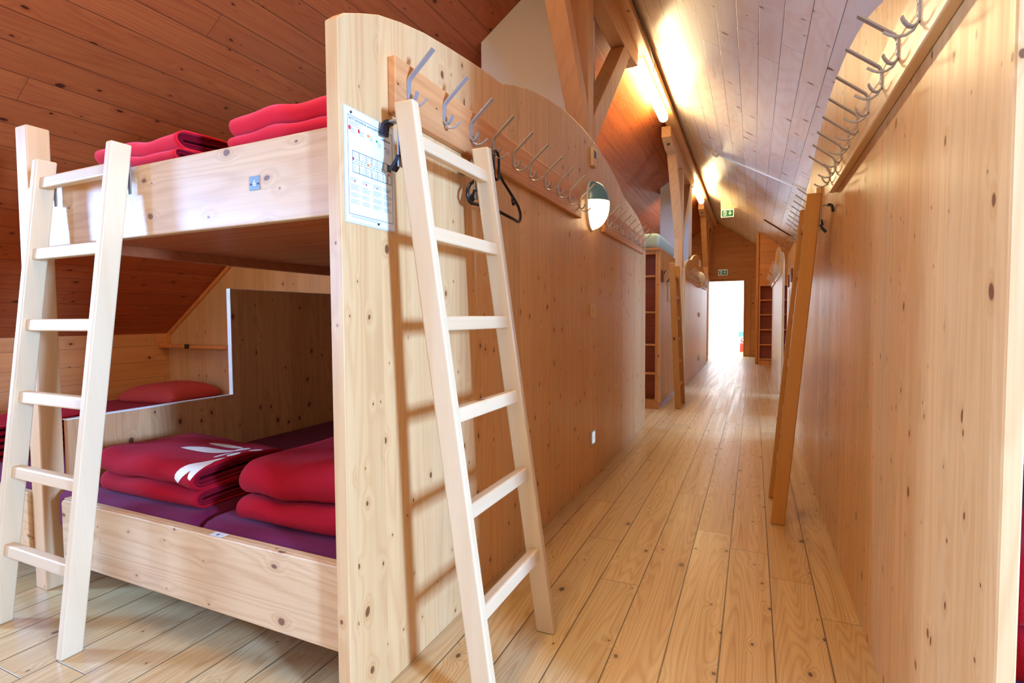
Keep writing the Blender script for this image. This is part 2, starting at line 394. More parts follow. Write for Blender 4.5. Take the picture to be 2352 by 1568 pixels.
# end wall with the door opening
DX0, DX1, DH = -1.16, -.244, 2.10
mb = MB()
zt = lambda x: RZ-SL*abs(x-RX)
mb.prism([(KL, 0), (DX0, 0), (DX0, zt(DX0)), (KL, KZ)], 'y', Y1, Y1+.12)
mb.prism([(DX1, 0), (KR, 0), (KR, KZ), (DX1, zt(DX1))], 'y', Y1, Y1+.12)
mb.prism([(DX0, DH), (DX1, DH), (DX1, zt(DX1)), (RX, RZ), (DX0, zt(DX0))], 'y', Y1, Y1+.12)
struct(mb.build('wall_end', M['endwall']))
d1 = struct(MB().box(DX0-.03, DX0, Y1-.03, Y1+.13, 0, DH+.03).box(DX1, DX1+.03, Y1-.03, Y1+.13, 0, DH+.03).box(DX0, DX1, Y1-.03, Y1+.13, DH, DH+.03).build('door_1', M['casing'], bevel=.004))
MB().box(DX1+.035, DX1+.18, Y1-.02, Y1-.001, 0, DH+.05).build('casing_board', M['casing'], d1, bevel=.003)
MB().box(DX0-.16, DX1+.24, Y1-.024, Y1-.001, DH+.05, DH+.16).build('header_board', M['casing'], d1, bevel=.003)
# the bright lobby behind it
mb = MB().box(-2.6, 1.2, 18.4, 18.5, 0, 2.6).box(-2.7, -2.6, Y1+.12, 18.5, 0, 2.6).box(1.2, 1.3, Y1+.12, 18.5, 0, 2.6)
struct(mb.build('wall_lobby', M['white'])); struct(MB().box(-2.7, 1.3, Y1+.12, 18.5, 2.6, 2.7).build('ceiling_lobby', M['white']))

# cross wall at the right, far back
struct(MB().prism([(.06, 0), (KR, 0), (KR, KZ), (.06, zt(.06))], 'y', 13.62, 13.7).build('wall_cross', M['endwall']))
struct(MB().box(.045, .10, 13.58, 13.72, 0, zt(.10)-.005).build('trim_1', M['casing'], bevel=.003))

# ------------------------------------------------------------------ wavy partitions
half = [(0, 1.877), (.028, 1.902), (.097, 1.936), (.17, 1.969), (.275, 2.0), (.403, 2.029), (.552, 2.051), (.71, 2.071), (.85, 2.086), (.99, 2.096)]
mid = [(1.03, 2.112), (1.11, 2.138), (1.286, 2.187), (1.49, 2.228), (1.758, 2.266), (1.95, 2.28), (2.15, 2.285)]
prof = half+mid; LEN = 4.3
prof = prof+[(LEN-y, z) for y, z in prof[:-1][::-1]]
def smooth_curve(pts):
    return pts
TH = .042
def partition(side, y0, name):
    x0, x1 = (XL-TH, XL) if side < 0 else (XR, XR+.028)
    # cut in strips so the outline stays a clean n-gon
    mb = MB().prism([(y0, 0)]+[(y0+y, z) for y, z in prof]+[(y0+LEN, 0)], 'x', x0, x1)
    return struct(mb.build(name, M['panel'], bevel=.003))
PY = {('l', 1): 1.085, ('l', 2): 8.75, ('r', 1): 1.077, ('r', 2): 8.25}
partition(-1, 1.085, 'wall_partition_left'); partition(-1, 8.75, 'wall_partition_left_far')
partition(1, 1.077, 'wall_partition_right'); partition(1, 8.25, 'wall_partition_right_far')

# coat hooks ---------------------------------------------------------------
def arc(c, r, a0, a1, n=8): return [(c[0]+r*math.cos(R(a0+(a1-a0)*i/n)), c[1]+r*math.sin(R(a0+(a1-a0)*i/n))) for i in range(n+1)]
def hook_mesh():
    mb = MB()
    mb.strip([(.0025, -.026), (.0025, .022)]+[(.005, .03), (.010, .037)]+[(.05, .07), (.092, .105)], .0045, .017)
    mb.strip([(.0025, -.022), (.006, -.031), (.014, -.034), (.022, -.03), (.030, -.018), (.034, -.008)], .004, .015)
    mb.tube([(.004, 0, -.026), (.012, .0, -.042), (.026, 0, -.050), (.042, 0, -.050), (.056, 0, -.043), (.068, 0, -.034)], .0036, 8)
    for z in (-.012, .014): mb.tube([(.004, 0, z), (.0062, 0, z)], .0035, 8)
    return mb
HOOKM = None
def hook_rail(side, y0, y1, hook_ys, label, mat, group=None):
    global HOOKM
    face = XL if side < 0 else XR; t = .028
    root = thing('hook_rail', label, 'coat rack', (face, (y0+y1)/2, 1.785), group)
    a, b = sorted((face, face-side*t))
    z0, z1 = 1.703, 1.868
    if side < 0: poly = [(a, z0), (b, z0), (b, z1-.004), (a+.022, z1+.0), (a, z1)]
    MB().box(a, b, y0, y1, z0, z1).build('board', mat, root, bevel=.004)
    for y in hook_ys:
        if HOOKM is None:
            h = hook_mesh().build('coat_hook', M['hooksteel'], None, bevel=.0008); HOOKM = h.data
            h.modifiers.clear(); h.parent = root
        else:
            h = bpy.data.objects.new('coat_hook', HOOKM); COL.objects.link(h); h.parent = root
        h.location = Vector((face-side*t, y, 1.787))-root.location
        if side > 0: h.rotation_euler = (0, 0, math.pi)
    return root
H1 = [1.353, 1.555, 1.743, 1.926, 2.125, 2.307, 2.505, 2.70, 2.891, 3.09]
H2 = [3.758+.19*i for i in range(8)]
H1R = [1.31, 1.494, 1.687, 1.877, 2.079, 2.27, 2.46, 2.65, 2.84, 3.03, 3.2]
hook_rail(-1, 1.29, 3.13, H1, 'orange pine coat hook rail beside the evacuation plan with black hanger hanging on it', M['rail'])
hook_rail(-1, 3.68, 5.16, H2, 'short hook rail on the left wavy partition just beyond the lit wall lamp', M['rail'])
hook_rail(1, 1.25, 3.04, [y for y in H1R if y < 3.04], 'big hook rail on the right partition above a slanting ledge, nearest the camera', M['rail_r'])
hook_rail(1, 3.66, 5.16, H2, 'hook rail on the right partition behind the top of the amber leaning ladder', M['rail_r'])
dl, dr = 8.75-1.085, 8.25-1.077
hook_rail(-1, 1.29+dl, 3.13+dl, [y+dl for y in H1], 'far left hook rail in front of the unlit round lamp', M['rail'])
hook_rail(-1, 3.68+dl, 5.16+dl, [y+dl for y in H2], 'farthest left hook rail next to the bright doorway', M['rail'])
hook_rail(1, 1.29+dr, 3.13+dr, [y+dr for y in H1], 'far right hook rail on the round-topped panel beyond the brown plaques', M['rail_r'])
hook_rail(1, 3.68+dr, 5.16+dr, [y+dr for y in H2], 'farthest right hook rail next to the open red-brown shelf', M['rail_r'])

# wall lamps -----------------------------------------------------------------
def wall_lamp(y, z, face, side, lit, label):
    root = thing('wall_lamp', label, 'lamp', (face, y, z))
    a, b, c = .112, .105, .155        # out, half width, half height
    def shell(t0, t1, k=1.0, n=14):
        vs = []; fs = []; nn = 20
        for i in range(n+1):
            th = R(t0+(t1-t0)*i/n)
            for j in range(nn+1):
                ph = R(-90+180*j/nn)
                vs.append((face-side*(.012+k*a*math.cos(th)*math.cos(ph)), y+k*b*math.cos(th)*math.sin(ph), z+k*c*math.sin(th)))
        for i in range(n):
            for j in range(nn):
                q = i*(nn+1)+j; fs.append((q, q+1, q+nn+2, q+nn+1))
        return MB().add(vs, fs)
    x0, x1 = sorted((face, face-side*.014))
    MB().prism([(y+1.04*b*math.cos(R(t)), z+1.04*c*math.sin(R(t))) for t in range(0, 360, 12)], 'x', x0, x1).build('back_plate', M['white'], root)
    if lit:
        shell(8, 90, 1.02).build('lamp_cap', M['petrol'], root, smooth=True)
        shell(-90, 8).build('globe', M['globe'], root, smooth=True)
    else:
        shell(-90, 90).build('globe', M['globeoff'], root, smooth=True)
wall_lamp(3.42, 1.835, XL, -1, True, 'lit oval wall lamp with a petrol blue cap on the left partition')
wall_lamp(3.42+dl, 1.835, XL, -1, False, 'unlit round white wall lamp on the far left wavy partition')
wall_lamp(15.0, 1.88, -.03+.25, 1, False, 'unlit white wall lamp right of the bright doorway')

def small_plate(name, label, cat, y, z, w, h, mat, d=.012, parts=None):
    root = thing(name, label, cat, (XL, y, z))
    MB().box(XL, XL+d, y-w/2, y+w/2, z-h/2, z+h/2).build('plate', mat, root, bevel=.003)
    return root
t = small_plate('thermostat', 'small cream thermostat high on the left partition, above the lit lamp', 'thermostat', 3.45, 2.155, .085, .12, M['swcream'], .022)
MB().box(XL+.022, XL+.024, 3.425, 3.475, 2.15, 2.195).build('display', M['inkgrey'], t)
t = small_plate('light_switch', 'cream light switch on the left partition below the lit lamp', 'switch', 3.45, 1.145, .08, .085, M['swcream'], .016)
MB().box(XL+.016, XL+.021, 3.425, 3.475, 1.118, 1.172).build('rocker', M['swcream'], t, bevel=.002)
t = small_plate('floor_light', 'small glowing white night light low on the left partition', 'light', 3.465, .29, .085, .095, M['swwhite'], .008)
MB().box(XL+.008, XL+.011, 3.435, 3.495, .252, .328).build('lens', M['nightl'], t, bevel=.002)
t = small_plate('light_switch', 'white switch on the far left partition below the unlit lamp', 'switch', 3.45+dl, 1.145, .08, .085, M['swwhite'], .016)
t = small_plate('floor_light', 'white outlet low on the far left partition near the doorway', 'light', 3.465+dl, .29, .085, .095, M['swwhite'], .01)
t = small_plate('thermostat', 'white thermostat near the top of the far left wavy partition', 'thermostat', 3.45+dl, 2.155, .085, .12, M['swwhite'], .022)

# evacuation plan ---------------------------------------------------------------
EY, EZ, EW, EH = 1.104, 1.364, .206, .296
ev = thing('evacuation_plan', 'white framed evacuation plan notice screwed to the front of the left partition', 'sign', (XL, EY+EW/2, EZ+EH/2))
MB().box(XL, XL+.003, EY-.005, EY+EW+.006, EZ-.006, EZ+EH+.004).build('holder', M['acryl'], ev)
MB().box(XL+.003, XL+.0038, EY, EY+EW, EZ, EZ+EH).build('sheet', M['paper'], ev)
PX = XL+.0039
def pe(u0, u1, v0, v1, mb): return mb.box(PX, PX+.0003, EY+u0*EW, EY+u1*EW, EZ+v0*EH, EZ+v1*EH)
mb = MB()
b0, b1, c0, c1, lw = .04, .96, .06, .94, .006
for a in ((b0, b1, c0, c0+lw*.7), (b0, b1, c1-lw*.7, c1), (b0, b0+lw, c0, c1), (b1-lw, b1, c0, c1)): pe(*a, mb)
# floor plan outline and rooms
f0, f1, g0, g1 = .12, .93, .44, .635
for a in ((f0, f1, g0, g0+.005), (f0, f1, g1-.005, g1), (f0, f0+.006, g0, g1), (f1-.006, f1, g0, g1), (f0, f1, .52, .523), (f0, f1, .56, .563)): pe(*a, mb)
for k, u in enumerate((.25, .38, .50, .62, .74, .84)):
    pe(u, u+.006, .56, g1, mb); pe(u, u+.006, g0, .52, mb)
mb.build('plan_lines', M['ink'], ev)
rr = random.Random(3)
for k in range(5):                                     # small lines beside the symbols
    mb = MB()
    for j in range(4): pe(.10+.18*k, .10+.18*k+rr.uniform(.05, .09), .828-.012*j-.03*(k == 3)-.05*(k == 4), .831-.012*j-.03*(k == 3)-.05*(k == 4), mb)
    mb.build('legend_lettering', M['inkgrey'], ev)
mb = MB()
for j in range(3): pe(.07, .07+.2*rr.uniform(.8, 1.2), .885-.014*j, .888-.014*j, mb)
mb.build('subtitle_lettering', M['inkgrey'], ev)
for cxx in range(4):
    v = .385; mb = MB()
    for blk in range(4):
        for j in range(3+(blk == 1)):
            pe(.075+.225*cxx, .075+.225*cxx+rr.uniform(.10, .19), v, v+.003, mb); v -= .0135
        v -= .02
    mb.build('rules_lettering', M['inkgrey'], ev)
mb, mb2 = MB(), MB()
for k in range(9):
    for q in range(3): pe(.14+.085*k, .14+.085*k+.05, .45+.018*q, .453+.018*q, mb2); pe(.14+.085*k, .14+.085*k+.045, .575+.018*q, .578+.018*q, mb)
mb.build('room_lettering', M['inkgrey'], ev); mb2.build('room_lettering', M['inkgrey'], ev)
mb = MB(); pe(.07, .6, .045, .048, mb); pe(.07, .7, .033, .036, mb)
mb.build('footer_lettering', M['inkgrey'], ev)
for a in [(.055, .1, .81, .845), (.235, .275, .81, .845), (.125, .15, .545, .575), (.85, .9, .53, .545)]+[(.15+.225*cxx, .17+.225*cxx, .355, .37) for cxx in range(4)]:
    pe(*a, MB()).build('red_symbol', M['inkred'], ev)
for (u, v) in ((.44, .825), (.43, .552)):
    MB().prism([(EY+u*EW+.0045*math.cos(R(t)), EZ+v*EH+.0045*math.sin(R(t))) for t in range(0, 360, 30)], 'x', PX, PX+.0004).build('orange_symbol', M['inkor'], ev)
for a in ((.60, .635, .80, .82), (.79, .815, .775, .788)): pe(*a, MB()).build('green_symbol', M['inkgr'], ev)
mb = MB()
for k in range(11): pe(.17+.06*k, .20+.06*k, .538, .545, mb)
mb.build('route_marking', M['inkgr'], ev)
mb = MB(); pe(.845, .925, .565, .63, mb); mb.build('terrace_patch', M['inkdg'], ev)
RX90 = Matrix(((0, 0, 1), (1, 0, 0), (0, 1, 0)))     # text x -> +y, text y -> +z, faces +x
text_mesh('title_lettering', 'RETTUNGSWEGE und ALARMZEICHEN', .0092, M['ink'], ev, (PX, EY+.065*EW, EZ+.902*EH), RX90, sx=.98)
text_mesh('house_name_lettering', 'Adlerhorst', .0088, M['ink'], ev, (PX, EY+.72*EW, EZ+.845*EH), RX90)
for (u, v) in ((.1, .965), (.62, .022)): MB().tube([(PX, EY+u*EW, EZ+v*EH), (PX+.003, EY+u*EW, EZ+v*EH)], .0035, 10).build('screw', M['dkmetal'], ev)

# ------------------------------------------------------------------ ladders
RZS = [.275, .557, .827, 1.087, 1.343, 1.60]
def ladder(label, loc, rotz, ky, kx=0., flush=False, amber=False, L=1.70, W=.48, group=None):
    root = thing('bunk_ladder', label, 'ladder', loc, group); root.rotation_euler = (0, 0, rotz); root['org'] = (0., 0., 0.)
    ml, mr_ = (M['ladder_o'], M['rung_o']) if amber else (M['ladder'], M['rung'])
    rt, rd = .030, .066
    def sh(mb): mb.v = [(x+kx*z, y+ky*z, z) for x, y, z in mb.v]; return mb
    for s in (-1, 1):
        x0, x1 = sorted((s*W/2, s*(W/2-rt)))
        mb = MB(); n = 6
        for i in range(1): mb.box(x0, x1, 0, rd, 0, L)
        sh(mb).build('side_rail', ml, root, bevel=.006, seg=3)
    for z in RZS:
        sh(MB().box(-W/2+rt-.004, W/2-rt+.004, .016, .048, z-.021, z+.021)).build('rung', mr_, root, bevel=.006, seg=3)
    for s in (-1, 1):
        xc = s*(W/2-rt/2)
        mb = MB()
        yb = rd
        def q(y, z): return (y+ky*1.6, z)
        p = [q(yb+.003, 1.528), q(yb+.003, 1.60), q(yb+.003, 1.645), q(yb+.006, 1.653), q(yb+.012, 1.657), q(yb+.045, 1.657), q(yb+.053, 1.652), q(yb+.056, 1.64)]
        mb.strip(p, .005, .022, 0)
        mb.v = [(xc+kx*1.6+yy, xx, zz_) for xx, yy, zz_ in mb.v]
        if flush:
            mb = MB().strip([q(yb+.003, 1.525), q(yb+.003, 1.632)], .005, .022, 0); mb.v = [(xc+kx*1.6+yy, xx, zz_) for xx, yy, zz_ in mb.v]
        hk = mb.build('hanging_hook', M['steel'], root)
        if flush: continue
        for path in ([q(yb+.034, 1.657), q(yb+.045, 1.657), q(yb+.053, 1.652), q(yb+.0565, 1.635), q(yb+.0575, 1.622)], [q(yb+.004, 1.56), q(yb+.008, 1.548), q(yb+.020, 1.534), q(yb+.030, 1.522)]):
            sl = MB().strip(path, .010, .026, 0)
            sl.v = [(xc+kx*1.6+yy, xx, zz_) for xx, yy, zz_ in sl.v]
            sl.build('rubber_sleeve', M['black'], hk)
    return root
ladder('pale wooden ladder leaning on the left bunk bed front, beside its post', (-2.262, .903, 0), 0, .083, .0756, flush=True, L=1.685)
ladder('pale wooden ladder leaning on the left partition, in front of the evacuation plan', (-.615, 1.473, 0), R(90), .142, 0, L=1.705)
ladder('amber ladder leaning on the right partition, seen edge on', (.097, 3.32, 0), R(-90), .084, 0, amber=True, L=1.72)
ladder('small far amber ladder leaning on the shelf bed with the mint mattress', (-.78, 6.815, 0), R(90), .047, 0, amber=True, L=1.75)

# ------------------------------------------------------------------ left bunk bed
FB = 1.12
bk = thing('bunk_bed', 'pine bunk bed built against the left partition, with number plate on its upper board', 'bunk bed', (-1.82, 2.15, 0))
MB().box(-2.695, -2.612, 1.133, 1.212, 0, 1.876).build('post', M['post'], bk, bevel=.005)
MB().box(-2.611, -1.029, FB, FB+.03, 1.384, 1.622).build('upper_front_board', M['board'], bk, bevel=.004)
mb = MB().prism([(-2.45, .158), (-1.029, .158), (-1.029, .406), (-2.43, .406), (-2.442, .402), (-2.45, .392)], 'y', FB, FB+.032)
lb = mb.build('lower_front_board', M['board'], bk, bevel=.004)
MB().box(-2.45, -1.029, FB+.012, FB+.032, .398, .4075).build('cap_strip', M['board'], lb)
MB().box(-2.445, -1.03, FB+.033, 3.185, .20, .235).build('lower_base', M['under'], bk)
MB().box(-2.525, -1.03, FB+.031, 3.185, 1.432, 1.455).build('upper_base', M['under'], bk)
MB().box(-2.565, -2.526, FB+.031, 3.185, 1.388, 1.58).build('side_rail', M['under'], bk, bevel=.003)
pd = [(1.216, .20), (1.216, .69), (1.99, .69), (1.99, 1.268), (3.185, 1.268), (3.185, .20)]
dv = MB().prism(pd, 'x', -2.612, -2.588).build('divider_panel', M['divider'], bk)
MB().box(-2.614, -2.586, 1.2125, 1.99, .690, .6945).box(-2.614, -2.586, 1.9855, 1.9899, .6945, 1.2705).box(-2.614, -2.586, 1.9899, 3.185, 1.268, 1.2715).build('pale_edge', M['edge'], dv)  # paler strips along the divider's front and top edges
np_ = MB().box(-1.359, -1.317, FB-.002, FB, 1.481, 1.522).build('number_plate', M['greymet'], bk, bevel=.0006); np_['label'] = 'grey metal plate with number 6'
RF = Matrix(((1, 0, 0), (0, 0, -1), (0, 1, 0)))      # text x->+x, y->+z, faces -y
text_mesh('digit', '6', .026, M['white'], np_, (-1.338, FB-.0022, 1.4925), RF, 'CENTER')
for x in (-1.353, -1.323): MB().tube([(x, FB-.002, 1.4985), (x, FB-.0035, 1.4985)], .0028, 8).build('screw', M['ink'], np_)
for x, n in ((-1.565, '4'),):
    pl_ = MB().box(x-.028, x+.028, FB+.0015, FB+.028, .4076, .4084).build('number_label', M['paper'], bk)
    text_mesh('digit', n, .02, M['ink'], pl_, (x, FB+.006, .4086), Matrix.Identity(3), 'CENTER')

# partition between the two sleeping bays, under the roof
zz = lambda x: KZ+SL*(x-KL)
struct(MB().prism([(KL, 0), (-1.03, 0), (-1.03, 1.62), (-4.11, 1.62), (KL, KZ-.004)], 'y', 3.2, 3.23).build('wall_bay', M['panel_x']))
struct(MB().prism([(KL, KZ-.003), (-4.11, 1.617), (-4.11, 1.577), (-4.99, .962), (-4.99, .86), (KL, .86)], 'y', 3.182, 3.2).build('trim_2', M['casing']))
sh = thing('wall_shelf', 'narrow pine shelf on the bay wall above the checked pillow', 'shelf', (-3.85, 3.15, .86))
MB().box(-5.025, -2.62, 3.105, 3.199, .85, .878).build('shelf_board', M['casing'], sh, bevel=.003)
pl_ = MB().box(-4.655, -4.60, 3.102, 3.105, .846, .886).build('number_plate', M['black'], sh); pl_['label'] = 'small black number plate'
text_mesh('digit', '5', .026, M['inkgr'], pl_, (-4.628, 3.1015, .856), RF, 'CENTER')

# low platform bed under the slope
pb = thing('platform_bed', 'low pine platform bed under the sloping roof, left of the bunk post', 'bed', (-3.8, 2.15, 0))
MB().box(-5.02, -2.70, FB, FB+.03, .158, .400).build('front_board', M['board'], pb, bevel=.004)
MB().box(-5.02, -2.70, FB+.031, 3.18, .20, .235).build('base', M['under'], pb)
for x in (-2.80, -3.60, -4.40, -4.98):
    for y in (2.1, 2.9): MB().box(x, x+.06, y, y+.06, 0, .20).build('leg', M['post'], pb)
for x in (-2.45, -1.80, -1.12):
    for y in (2.1, 2.9): MB().box(x, x+.06, y, y+.06, 0, .20).build('leg', M['post'], bk)

# soft things -----------------------------------------------------------------
def mattress(label, x0, x1, y0, y1, z0, z1, mat, group=None, rb=.045):
    mb = MB(); nx, ny = 16, 40
    cx, cy = (x0+x1)/2, (y0+y1)/2; rd = random.Random(int(abs(x0*1000)))
    a, b = rd.uniform(0, 6), rd.uniform(0, 6)
    bm = bmesh.new()
    # rounded box as superellipse-like lathe of rings
    rings = []
    prof_ = [(1, 0)]+[(0, 0)]
    def ring(inset, z):
        pts = []
        rx = (x1-x0)/2-inset; ry = (y1-y0)/2-inset; rc = .05
        for q, (sx, sy) in enumerate(((1, 1), (-1, 1), (-1, -1), (1, -1))):
            for k in range(7):
                t = R(90*q+90*k/6)
                pts.append((cx+sx*(rx-rc)+rc*math.cos(t), cy+sy*(ry-rc)+rc*math.sin(t), z))
        return pts
    levels = [(rb, z0)]+[(rb*(1-math.sin(R(t))), z0+rb*(1-math.cos(R(t)))) for t in (30, 60, 90)]+[(rb*(1-math.sin(R(t))), z1-rb*(1-math.cos(R(t)))) for t in (90, 70, 50, 30, 15, 0)]
    vs = []; n = 28
    for ins, z in levels: vs += ring(ins, z)
    fs = []
    for i in range(len(levels)-1):
        for k in range(n): fs.append((i*n+k, i*n+(k+1) % n, (i+1)*n+(k+1) % n, (i+1)*n+k))
    fs.append(tuple(range(n))[::-1]); fs.append(tuple(range((len(levels)-1)*n, len(levels)*n)))
    mb.add(vs, fs)
    bm.free()
    o = mb.build('mattress', mat, None, smooth=True)
    o.data.transform(Matrix.Translation((-cx, -cy, -z0))); o.location = (cx, cy, z0)
    return tag(o, label, 'mattress', group)
mattress('purple mattress in the lower bunk next to the divider, under the blanket with white blossom', -2.583, -1.722, 1.157, 3.16, .236, .425, M['purple'])
mattress('purple mattress in the lower bunk beside the corridor partition', -1.716, -1.035, 1.157, 3.16, .236, .425, M['purple'])
mattress('upper bunk mattress under the blanket beside the ladder', -2.52, -1.785, 1.152, 3.15, 1.456, 1.637, M['purple'])
mattress('upper bunk mattress beside the partition with evacuation plan', -1.779, -1.035, 1.152, 3.15, 1.456, 1.637, M['purple'])
mattress('purple mattress on the low bed, nearest the bunk post', -3.40, -2.70, 1.157, 3.16, .236, .425, M['purple'])
mattress('crimson mattress in the middle of the low bed under the slope', -4.20, -3.405, 1.157, 3.16, .236, .425, M['crimson'])
mattress('crimson mattress along the knee wall with the checked pillow', -5.01, -4.205, 1.157, 3.16, .236, .425, M['crimson'])

def blanket(label, x0, x1, y0, depth, zb, folds, mat, layers=3, prints=(), seed=1, skew=0., taper=0., risex=0., group=None):
    """folded blanket: a stack of fat U folds (rounded edge towards -y), each with inner layers"""
    root = thing('blanket', label, 'blanket', ((x0+x1)/2, y0+depth/2, zb), group)
    rd = random.Random(seed); ph = [rd.uniform(0, 6.3) for _ in range(8)]
    def warp(x, y, z):
        tx = (x-x0)/(x1-x0); ty = (y-y0)/depth; hz = (z-zb)
        k = 1+taper*ty+risex*tx+.06*math.sin(3.1*tx+ph[0])+.05*math.sin(4*ty+ph[1])
        zz_ = zb+hz*k+(.004*math.sin(9*tx+ph[2]+5*ty)+.003*math.sin(17*tx+ph[3])*math.cos(6*ty))*min(1, hz/.05)
        yy = y+skew*(x-x0)+.004*math.sin(7*tx+ph[4]+hz*30)
        xx = x+.006*math.sin(8*ty+ph[5]+hz*25)
        return (xx, yy, zz_)
    def fold_path(yf, zf, h, th, off, D):
        """closed outline of one U strip in (y,z)"""
        r = h/2-off
        def U(o, n=12):
            rr_ = max(h/2-o, .002); p = [(yf+D, zf+h-o)]
            for i in range(7): p.append((yf+D-(D-rr_*1.25)*(i+1)/7-0, zf+h-o))
            for i in range(1, n): 
                t = math.pi/2+math.pi*i/n
                p.append((yf+rr_*1.25+1.25*rr_*math.cos(t)+o*0, zf+h/2+rr_*math.sin(t)))
            for i in range(8): p.append((yf+rr_*1.25+(D-rr_*1.25)*i/7, zf+o))
            return [(a+o, b) for a, b in p]
        return U(off), U(off+th)
    NX = 26
    z = zb+.001; info = []
    for (h, dy, D) in folds:
        step = (h/2-.004)/layers
        for l in range(layers):
            th = min(.0115, step*.82)
            po, pi = fold_path(y0+dy, z, h, th, l*step, D-(.0 if l == 0 else rd.uniform(.0, .03)))
            out = po+pi[::-1]; n = len(out); vs = []; fs = []
            inx = 0 if l == 0 else rd.uniform(.0, .012)
            for i in range(NX+1):
                x = x0+inx+(x1-x0-2*inx)*i/NX
                vs += [warp(x, a, b) for a, b in out]
            for i in range(NX):
                for k in range(n): fs.append((i*n+k, i*n+(k+1) % n, (i+1)*n+(k+1) % n, (i+1)*n+k))
            m_ = len(po)
            for base in (0, NX*n):
                for k in range(m_-1): fs.append((base+k, base+k+1, base+n-2-k, base+n-1-k))
            MB().add(vs, fs).build('fold' if l == 0 else 'inner_fold', mat if l == 0 else M['redin'], root, smooth=True)
        info.append((y0+dy, z, h, D)); z += h*.97
    # printed motif, laid on the outside of a fold: (s along the fold from its top, front = 0)
    for (fi, polys) in prints:
        yf, zf, h, D = info[fi]; rr_ = h/2*1.25
        def surf(x, s):
            o = .0011
            if s >= 0: y_, z_, = yf+rr_+s, zf+h+o
            else:
                t = math.pi/2+(-s)/(math.pi*h/2*1.1)*math.pi
                y_, z_ = yf+rr_+(rr_+o)*math.cos(t), zf+h/2+(h/2+o)*math.sin(t)
            return warp(x, y_, z_)
        bm = bmesh.new()
        for poly in polys:
            vv = [bm.verts.new((px, ps, 0)) for px, ps in poly]; f = bm.faces.new(vv)
        bmesh.ops.triangulate(bm, faces=bm.faces)
        for _ in range(4):
            es = [e for e in bm.edges if e.calc_length() > .016]
            if not es: break
            bmesh.ops.subdivide_edges(bm, edges=es, cuts=1, use_grid_fill=False); bmesh.ops.triangulate(bm, faces=bm.faces)
        V = [surf(v.co.x, v.co.y) for v in bm.verts]; bm.verts.index_update()
        F = [[v.index for v in f.verts] for f in bm.faces]; bm.free()
        MB().add(V, F).build('printed_motif', M['print'], root, smooth=True)
    return root
def petal(cx, cs, ang, L, w, n=14, curve=0.):
    """petal from (cx,cs) along angle ang"""
    a = R(ang); pts = []
    for side in (1, -1):
        rng = range(n+1) if side == 1 else range(n-1, 0, -1)
        for i in rng:
            t = i/n; ww = w*(math.sin(math.pi*min(1, t*.92+.06))**.7)*(.45+.55*t); b = a+curve*t
            pts.append((cx+L*t*math.cos(b)-side*ww*math.sin(b), cs+L*t*math.sin(b)+side*ww*math.cos(b)))
    return pts
def disc(cx, cs, rx, rs, n=18): return [(cx+rx*math.cos(2*math.pi*i/n), cs+rs*math.sin(2*math.pi*i/n)) for i in range(n)]
PA = [petal(-1.80, .085, 250, .19, .030), petal(-1.855, .20, 205, .235, .044), petal(-1.89, .245, 184, .19, .030), petal(-1.815, .06, 280, .13, .026),
      disc(-1.868, .222, .024, .030), disc(-1.806, .13, .017, .030), disc(-1.80, .225, .016, .028), petal(-1.845, .16, 262, .08, .016)]
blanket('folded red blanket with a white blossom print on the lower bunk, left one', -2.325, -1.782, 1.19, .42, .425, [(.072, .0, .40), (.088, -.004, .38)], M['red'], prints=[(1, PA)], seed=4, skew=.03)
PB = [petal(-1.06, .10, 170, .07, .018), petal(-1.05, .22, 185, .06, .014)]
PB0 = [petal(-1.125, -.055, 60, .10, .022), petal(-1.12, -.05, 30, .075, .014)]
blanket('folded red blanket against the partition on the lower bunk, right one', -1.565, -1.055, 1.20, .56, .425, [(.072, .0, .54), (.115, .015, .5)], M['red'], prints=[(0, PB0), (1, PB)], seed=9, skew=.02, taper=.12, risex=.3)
PC = [petal(-1.90, -.02, 120, .05, .012)]
PC2 = [petal(-1.80, .20, 80, .12, .02), petal(-1.80, .33, 95, .08, .018)]
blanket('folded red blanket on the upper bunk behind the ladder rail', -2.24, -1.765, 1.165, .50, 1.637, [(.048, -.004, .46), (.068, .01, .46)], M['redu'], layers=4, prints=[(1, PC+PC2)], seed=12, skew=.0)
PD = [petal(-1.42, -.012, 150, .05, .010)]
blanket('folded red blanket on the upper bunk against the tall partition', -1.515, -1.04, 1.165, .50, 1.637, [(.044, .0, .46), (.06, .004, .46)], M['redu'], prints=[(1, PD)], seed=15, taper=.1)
blanket('stack of flat red blanket layers at the left picture edge on the low bed', -3.62, -3.30, 1.22, .5, .426, [(.036, 0, .46)]*5, M['red'], layers=2, seed=21)
blanket('folded red blanket just showing behind the right partition end', .43, .95, 1.20, .5, .424, [(.10, .0, .47), (.12, -.004, .45)], M['red'], seed=22)

